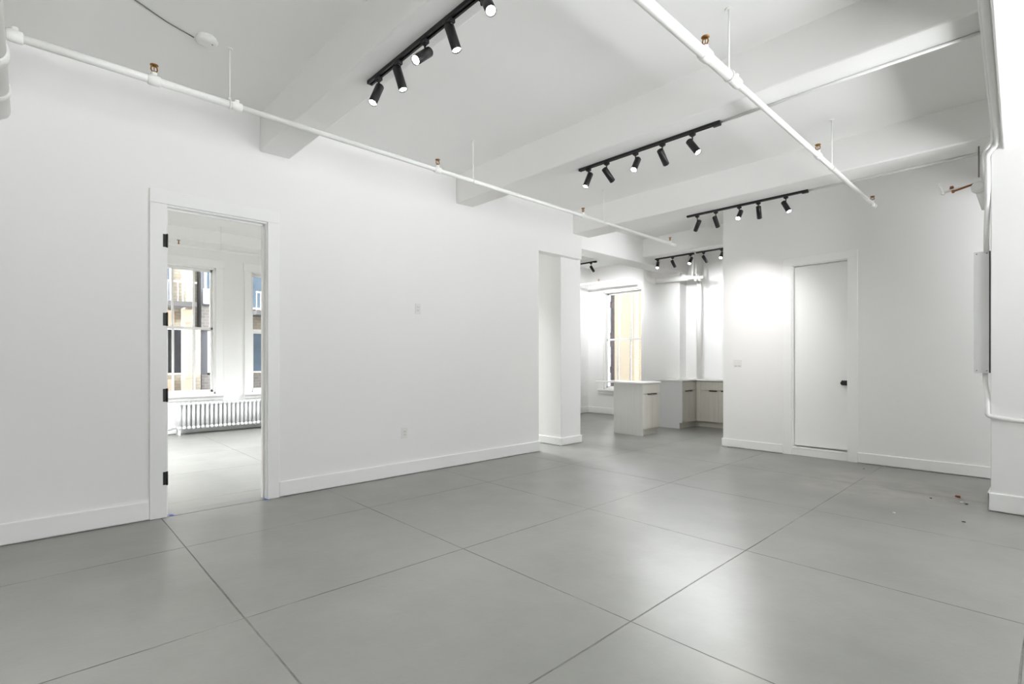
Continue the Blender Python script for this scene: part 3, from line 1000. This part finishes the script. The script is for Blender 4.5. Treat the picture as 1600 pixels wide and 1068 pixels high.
# ------------------------------------------------------------------ conduits, metal box and bracket at the wide column
bxr = thing('metal_box', 'tall narrow white metal box fixed to the wide column side', 'junction box', (-0.41, 5.82, 1.62))
obj('housing', B((-0.048, 0.054, -0.055, 0.07, -0.5, 0.5)), M['box_white'], bxr, 0.003)
obj('cover', B((-0.052, 0.042, -0.066, -0.058, -0.505, 0.505)), M['box_white'], bxr, 0.002)
obj('shadow_gap', B((-0.050, 0.050, -0.058, -0.055, -0.503, 0.503)), M['dark'], bxr)  # dark strip stands in for the shadow gap beside the cover
bm = bmesh.new()
for x in (-0.035, 0.028):
    for z in (-0.485, 0.485):
        lathe(bm, [(0.004, 0), (0.003, 0.002)], 8, (x, -0.066, z), (0, -1, 0))
obj('screw', bm, M['slot'], bxr)
bm = bmesh.new()
tube(bm, [(-0.395, 5.80, 1.13), (-0.395, 5.80, 1.02), (-0.374, 5.72, 0.93), (-0.374, 5.665, 0.84), (-0.374, 5.662, 0.768), (-0.20, 5.662, 0.745), (0.40, 5.662, 0.745)], 0.017, 12, 0.05)
tag(obj('conduit', bm, M['cond']), 'white conduit bending from the metal box around the wide column', 'conduit')
bm = bmesh.new()
tube(bm, [(-0.385, 5.76, 2.11), (-0.385, 5.74, 2.25), (-0.374, 5.70, 2.50), (-0.372, 5.66, 2.80), (-0.375, 5.64, 2.885), (-0.318, 5.62, 2.94), (-0.30, 5.40, 2.955), (-0.232, 3.4, 2.965), (-0.175, 1.5, 2.97)], 0.018, 12, 0.06)
tag(obj('conduit', bm, M['cond']), 'white conduit rising from the metal box and along the girder edge', 'conduit')
bm = bmesh.new()
tube(bm, [(-0.40, 5.72, 2.70), (-0.40, 5.70, 2.86), (-0.39, 5.64, 2.92), (-0.335, 5.56, 2.965), (-0.32, 5.30, 2.985), (-0.25, 3.4, 2.995), (-0.195, 1.5, 3.0)], 0.012, 10, 0.05)
tag(obj('conduit', bm, M['cond']), 'thinner white conduit tucked behind the girder edge conduit', 'conduit')
# conduits along the beam undersides
for (x0, x1, y, z, lab) in ((-1.74, -0.26, 3.825, 3.03, 'white conduit along the mid room beam from track to girder'),
                            (-1.80, -0.36, 6.05, 3.03, 'white conduit along the beam above the closed door')):
    bm = bmesh.new()
    tube(bm, [(x0, y, z), (x1, y, z)], 0.010, 10)
    tag(obj('conduit', bm, M['cond']), lab, 'conduit')
# the two conduits above sit directly under the beams
br = thing('pipe_bracket', 'rusty rod bracket with white pipe stub beside the wide column', 'pipe bracket', (-0.355, 5.88, 2.70))
bm = bmesh.new()
tube(bm, [(0.0, 0, 0.045), (-0.34, 0, 0.0)], 0.010, 10)
box(bm, -0.12, 0.0, -0.008, 0.008, 0.0, 0.075)
obj('arm', bm, M['cond'], br)
bm = bmesh.new()
tube(bm, [(-0.115, -0.022, 0.022), (-0.250, -0.022, -0.008)], 0.0085, 10)
lathe(bm, [(0.013, -0.006), (0.016, 0.0), (0.013, 0.012)], 10, (-0.248, -0.022, -0.008), (-1, 0, -0.2))
lathe(bm, [(0.012, -0.01), (0.015, 0.0), (0.012, 0.016)], 10, (-0.262, 0.0, 0.028), (0, 0, 1))
rr = obj('rusty_rod', bm, M['rust'], br)
rr['label'] = 'rusty brown threaded rod'
bm = bmesh.new()
tube(bm, [(-0.083, -0.01, 0.0), (-0.035, -0.01, -0.20)], 0.034, 14)
lathe(bm, [(0.036, -0.015), (0.048, 0.0), (0.048, 0.03), (0.03, 0.04)], 18, (-0.085, -0.03, -0.02), (0, -1, 0.15))
obj('pipe_stub', bm, M['cond'], br)
bm = bmesh.new()
tube(bm, [(-0.355, 0, 0.085), (-0.335, 0, 0.05), (-0.325, -0.01, 0.01), (-0.315, -0.01, -0.02)], 0.010, 8, 0.01)
lathe(bm, [(0.010, 0), (0.018, 0.006), (0.010, 0.02)], 10, (-0.355, 0, 0.075), (0, -0.5, 1))
obj('hook', bm, M['cond'], br)
bm = bmesh.new()
tube(bm, [(-0.086, 0.0, 0.04), (-0.086, 0.0, 0.36)], 0.005, 8)
o = obj('hanger_rod', bm, mat('grey steel rod', (0.25, 0.25, 0.25), 0.5, metal=0.5), br)
o['label'] = 'thin grey vertical rod'

# ------------------------------------------------------------------ kitchen
def pull(bm, axis, u, w_, plane, z):
    """edge pull: slim dark lip on top of a door."""
    if axis == 'x':
        box(bm, plane, plane + 0.018, u - w_ / 2, u + w_ / 2, z - 0.012, z)
        box(bm, plane + 0.014, plane + 0.020, u - w_ / 2, u + w_ / 2, z - 0.022, z)
    else:
        box(bm, u - w_ / 2, u + w_ / 2, plane - 0.018, plane, z - 0.012, z)
        box(bm, u - w_ / 2, u + w_ / 2, plane - 0.020, plane - 0.014, z - 0.022, z)

# island: cabinet fronts face +X
isl = thing('island_cabinet', 'pale wood island base cabinet standing nearest on the kitchen floor', 'cabinet', (-4.55, 7.19, 0))
TOPZ = 0.845
obj('carcass', B((-0.56, -0.022, 0.02, 0.52, 0.10, TOPZ)), M['wood'], isl)
obj('side_panel', B((-0.56, 0.0, 0.0, 0.02, 0.0, TOPZ)), M['panel'], isl, 0.001)
obj('side_panel', B((-0.56, -0.06, 0.50, 0.52, 0.0, TOPZ)), M['panel'], isl, 0.001)
obj('toe_kick', B((-0.56, -0.055, 0.02, 0.50, 0.0, 0.10)), M['wood'], isl)
obj('drawer', B((-0.022, -0.002, 0.023, 0.517, 0.682, 0.838)), M['wood'], isl, 0.001)
for y0, y1, hy in ((0.023, 0.268, 0.20), (0.272, 0.517, 0.345)):
    d = obj('door', B((-0.022, -0.002, y0, y1, 0.108, 0.672)), M['wood'], isl, 0.001)
    bm = bmesh.new()
    pull(bm, 'x', hy, 0.12, -0.004, 0.680)
    obj('handle', bm, M['handle'], d)
bm = bmesh.new()
prism(bm, [(-5.44, 7.12), (-4.56, 7.12), (-4.525, 7.15), (-4.525, 7.70), (-4.55, 7.73), (-5.44, 7.73)], TOPZ, TOPZ + 0.022)
tag(obj('worktop', bm, M['top'], None, 0.003), 'thin white worktop on the island, overhanging toward the window', 'worktop')

# corner run facing the island side
cb = thing('base_cabinet', 'pale wood corner cabinet with white end panel facing the room', 'cabinet', (-4.55, 8.46, 0))
obj('end_panel', B((-0.50, 0.0, 0.0, 0.02, 0.105, TOPZ), (-0.50, -0.05, 0.0, 0.02, 0.0, 0.105)), M['panel_white'], cb, 0.001)['label'] = 'plain white end panel'
obj('carcass', B((-0.50, -0.022, 0.02, 1.06, 0.10, TOPZ)), M['wood'], cb)
obj('toe_kick', B((-0.50, -0.06, 0.02, 0.615, 0.0, 0.10), (-0.06, -0.002, 0.597, 0.615, 0.0, 0.10)), M['wood'], cb)
obj('filler_strip', B((-0.022, -0.004, 0.445, 0.52, 0.105, TOPZ - 0.004)), M['wood'], cb, 0.001)
obj('drawer', B((-0.022, -0.002, 0.022, 0.44, 0.682, 0.832)), M['wood'], cb, 0.001)
for y0, y1, hy in ((0.022, 0.229, 0.165), (0.233, 0.44, 0.30)):
    d = obj('door', B((-0.022, -0.002, y0, y1, 0.108, 0.672)), M['wood'], cb, 0.001)
    bm = bmesh.new()
    pull(bm, 'x', hy, 0.10, -0.004, 0.680)
    obj('handle', bm, M['handle'], d)

# back run, fronts face -Y
for i, (x0, x1, lab) in enumerate(((-4.549, -3.78, 'pale wood two-door cabinet against the back wall beside the corner'), (-3.776, -3.05, 'pale wood cabinet hidden past the wall corner'))):
    c = thing('base_cabinet', lab, 'cabinet', (x0, 8.98, 0))
    W = x1 - x0
    obj('carcass', B((0, W, 0.022, 0.55, 0.10, TOPZ)), M['wood'], c)
    obj('toe_kick', B((0, W, 0.075, 0.55, 0.0, 0.10)), M['wood'], c)
    s = 0.084 if i == 0 else 0.0
    if s:
        obj('filler_strip', B((0, s - 0.004, 0.0, 0.022, 0.105, TOPZ - 0.004)), M['wood'], c, 0.001)
    obj('drawer', B((s, W - 0.002, 0.0, 0.02, 0.682, 0.832)), M['wood'], c, 0.001)
    mdl = (s + W) / 2
    for a, b, hx in ((s, mdl - 0.002, mdl - 0.10), (mdl + 0.002, W - 0.002, mdl + 0.12)):
        d = obj('door', B((a, b, 0.0, 0.02, 0.108, 0.672)), M['wood'], c, 0.001)
        bm = bmesh.new()
        pull(bm, 'y', hx, 0.14, 0.002, 0.680)
        obj('handle', bm, M['handle'], d)
bm = bmesh.new()
prism(bm, [(-5.25, 8.44), (-4.53, 8.44), (-4.53, 8.955), (-3.05, 8.955), (-3.05, 9.55), (-5.05, 9.55), (-5.05, 9.30), (-5.25, 9.30)], TOPZ, TOPZ + 0.022)
tag(obj('worktop', bm, M['top'], None, 0.003), 'L-shaped white worktop on the cabinets in the kitchen corner', 'worktop')

# ------------------------------------------------------------------ small debris on the floor near the wide column
def chip(x, y, s, material, lab, name='paint_chip', flat=0.35, cat='debris', group=None):
    bm = bmesh.new()
    n_ = 6
    pts = []
    for k in range(n_):
        a = 2 * PI * k / n_
        r = s * random.uniform(0.6, 1.0)
        pts.append((x + r * math.cos(a) * 1.2, y + r * math.sin(a)))
    prism(bm, pts, 0.0, s * flat)
    bmesh.ops.bevel(bm, geom=bm.edges[:], offset=s * 0.1, segments=1, affect='EDGES')
    tag(obj(name, bm, material), lab, cat, group)
white = mat('white plaster crumb', (0.8, 0.79, 0.76), 0.8)
chip(-0.59, 6.03, 0.020, mat('red brown crumb', (0.30, 0.08, 0.04), 0.8, noise=(60, 0.5)), 'red brown masonry crumb on the floor near the wide column', 'brick_crumb', 0.7)
chip(-0.545, 5.83, 0.016, white, 'white plaster flake lying just in front of the red brown crumb', 'plaster_flake', 0.25)
chip(-0.51, 5.79, 0.010, M['dark'], 'tiny dark crumb beside the white plaster flake', 'dark_crumb', 0.5)
chip(-0.88, 5.036, 0.010, white, 'lone white crumb on the floor before the closed door', 'plaster_crumb', 0.5)
chip(-0.469, 5.14, 0.012, M['dark'], 'lone dark crumb on the floor before the wide column', 'dark_crumb', 0.3)
chip(-0.748, 5.81, 0.010, M['dark'], 'dark crumb among the dust away from the wide column', 'dark_crumb', 0.4)
chip(-0.66, 5.80, 0.016, mat('tan dust flake', (0.62, 0.58, 0.50), 0.9), 'pale tan flake in the dust patch', 'plaster_flake', 0.12)
chip(-1.472, 6.84, 0.012, M['slab'], 'small dark chip below the closed door casing', 'dark_crumb', 0.3)

# ------------------------------------------------------------------ buildings across the street
sb = thing('apartment_building', 'cream brick apartment building with balconies across the street, seen through the doorway windows', 'building', (-16, 3, -7))
def F(bs, name, material, parent, bev=0):
    bm = bmesh.new()
    for b in bs:
        x0, x1, y0, y1, z0, z1 = b
        box(bm, x0 + 16, x1 + 16, y0 - 3, y1 - 3, z0 + 7, z1 + 7)
    return obj(name, bm, material, parent, bev)
F([(-19, -16, -8, 16, -7, 4.9)], 'wall', M['cream_brick'], sb)
F([(-16, -15.55, 3.33, 4.35, -7, 4.9)], 'wing', M['grey_wall'], sb)['label'] = 'grey blue projecting bay'
F([(-15.55, -15.50, 3.33, 4.35, 2.02, 2.66)], 'brick_band', M['grey_brick'], sb)
F([(-15.55, -15.50, 3.33, 4.35, -0.6, 0.84)], 'brick_band', M['grey_brick'], sb)
F([(-16, -15.45, 2.95, 3.12, -7, 4.85)], 'brick_pillar', M['cream_brick'], sb)
F([(-16, -15.45, 3.17, 3.30, -7, 2.05)], 'brick_pillar', M['cream_brick'], sb)
# balconies
for (y0, y1, z) in ((-1.0, 3.16, 2.60), (4.6, 7.5, 2.50), (-1.0, 3.16, -0.35), (4.6, 7.5, -0.5)):
    b = F([(-16, -15.2, y0, y1, z, z + 0.12)], 'balcony_slab', M['slab'], sb)
    bars = [(-15.24, -15.21, y0 + k * 0.11, y0 + k * 0.11 + 0.018, z + 0.12, z + 0.62) for k in range(int((y1 - y0) / 0.11))]
    bars.append((-15.25, -15.20, y0, y1, z + 0.60, z + 0.64))
    F(bars, 'railing', M['far_white'], b)
# windows and grilles
def fwin(y0, y1, z0, z1, x=-16.0, glass='win_dark', rail=None):
    f_ = F([(x, x + 0.06, y0, y0 + .05, z0, z1), (x, x + 0.06, y1 - .05, y1, z0, z1), (x, x + 0.06, y0, y1, z0, z0 + .05), (x, x + 0.06, y0, y1, z1 - .05, z1)], 'window', M['far_white'], sb)
    F([(x, x + 0.02, y0 + .03, y1 - .03, z0 + .03, z1 - .03)], 'pane', M[glass], f_)
for (y0, y1) in ((0.6, 1.6), (1.8, 2.74)):
    fwin(y0, y1, 2.75, 4.6, glass='win_blue')
for (y0, y1) in ((0.4, 1.4), (1.5, 2.5)):
    fwin(y0, y1, 0.84, 2.08)
fwin(2.60, 3.15, 0.84, 2.08, -15.98)
fwin(3.48, 3.95, 0.84, 2.05, -15.55)
fwin(3.40, 3.75, 3.0, 4.6, -15.55, glass='win_blue')
fwin(4.62, 5.6, 2.70, 3.75, -16, glass='win_blue')
fwin(4.60, 5.7, 0.86, 2.05, -16, glass='win_blue')
F([(-15.5, -15.42, 3.36, 3.50, 2.72, 3.12), (-15.5, -15.42, 3.53, 3.68, 2.72, 3.08)], 'balcony_panel', M['far_white'], sb)
for (y0, y1, z0, z1) in ((2.86, 3.09, 2.2, 2.53), (2.50, 2.78, 2.2, 2.53), (2.86, 3.09, 0.3, 0.72), (2.50, 2.78, 0.3, 0.72), (1.2, 1.6, 2.2, 2.5)):
    F([(-15.45 if y0 > 2.8 else -16, -15.33 if y0 > 2.8 else -15.85, y0, y1, z0, z1)], 'grille_box', M['ac'], sb)
for i_ in (0,):
    F([(-16, -15.98, 4.6, 5.8, 0.3, 0.8)], 'brick_band', M['grey_brick'], sb)

rb = thing('brick_building', 'dark brick building with windows seen in the kitchen window edge', 'building', (-14, 18, -7))
def G(bs, name, material, parent):
    bm = bmesh.new()
    for b in bs:
        x0, x1, y0, y1, z0, z1 = b
        box(bm, x0 + 14, x1 + 14, y0 - 18, y1 - 18, z0 + 7, z1 + 7)
    return obj(name, bm, material, parent)
G([(-20, -12.66, 18, 21, -7, 4.9)], 'wall', M['dark_brick'], rb)
for (z0, z1, gm) in ((3.75, 4.7, 'win_blue'), (2.45, 3.4, 'win_dark'), (1.0, 1.75, 'win_blue'), (0.2, 0.65, 'win_dark'), (-0.6, 0.0, 'win_dark')):
    for xx in (-13.36, -14.6, -15.9):
        f_ = G([(xx, xx + .45, 17.94, 18, z0 - .05, z0), (xx, xx + .45, 17.94, 18, z1, z1 + .05), (xx, xx + .45, 17.95, 18, (z0 + z1) / 2, (z0 + z1) / 2 + .03), (xx, xx + .03, 17.95, 18, z0, z1), (xx + .42, xx + .45, 17.95, 18, z0, z1)], 'window', M['far_pale'], rb)
        G([(xx + .02, xx + .43, 17.97, 18, z0, z1)], 'pane', M[gm], f_)
        if z0 in (2.45, 0.2):
            G([(xx + .05, xx + .35, 17.75, 17.96, z0 + 0.48, z0 + 0.78)], 'air_conditioner', M['far_pale'], f_)
cbd = thing('rendered_building', 'cream rendered building with an orange brick strip filling the kitchen window', 'building', (-12, 17.5, -7))
def H(bs, name, material, parent):
    bm = bmesh.new()
    for b in bs:
        x0, x1, y0, y1, z0, z1 = b
        box(bm, x0 + 12, x1 + 12, y0 - 17.5, y1 - 17.5, z0 + 7, z1 + 7)
    return obj(name, bm, material, parent)
H([(-12.40, 2, 17.5, 20, -7, 4.9)], 'wall', M['cream_wall'], cbd)
H([(-11.43, -11.24, 17.46, 17.5, -7, 4.0)], 'brick_strip', M['orange_brick'], cbd)

struct('wall_outside', B((-10.2, EX + 0.2, -3.2, 9.75, 3.6, 9.0), (-10.2, EX + 0.2, -3.2, 9.75, -7.0, -0.2)), mat('outer masonry', (0.30, 0.28, 0.26), 0.9), 'unseen storeys above and below, added to shade the buildings opposite', 'wall')  # added mass that keeps world light off the facades opposite
bm = bmesh.new()
prism(bm, [(-40, -12), (-10.25, -12), (-10.25, 9.8), (6, 9.8), (6, 40), (-40, 40)], -7.2, -7.0)  # ground kept to the courts, stops the bright lower world there
struct('street', bm, M['street'], 'unseen grey street under the courts, added to block light from below', 'street')
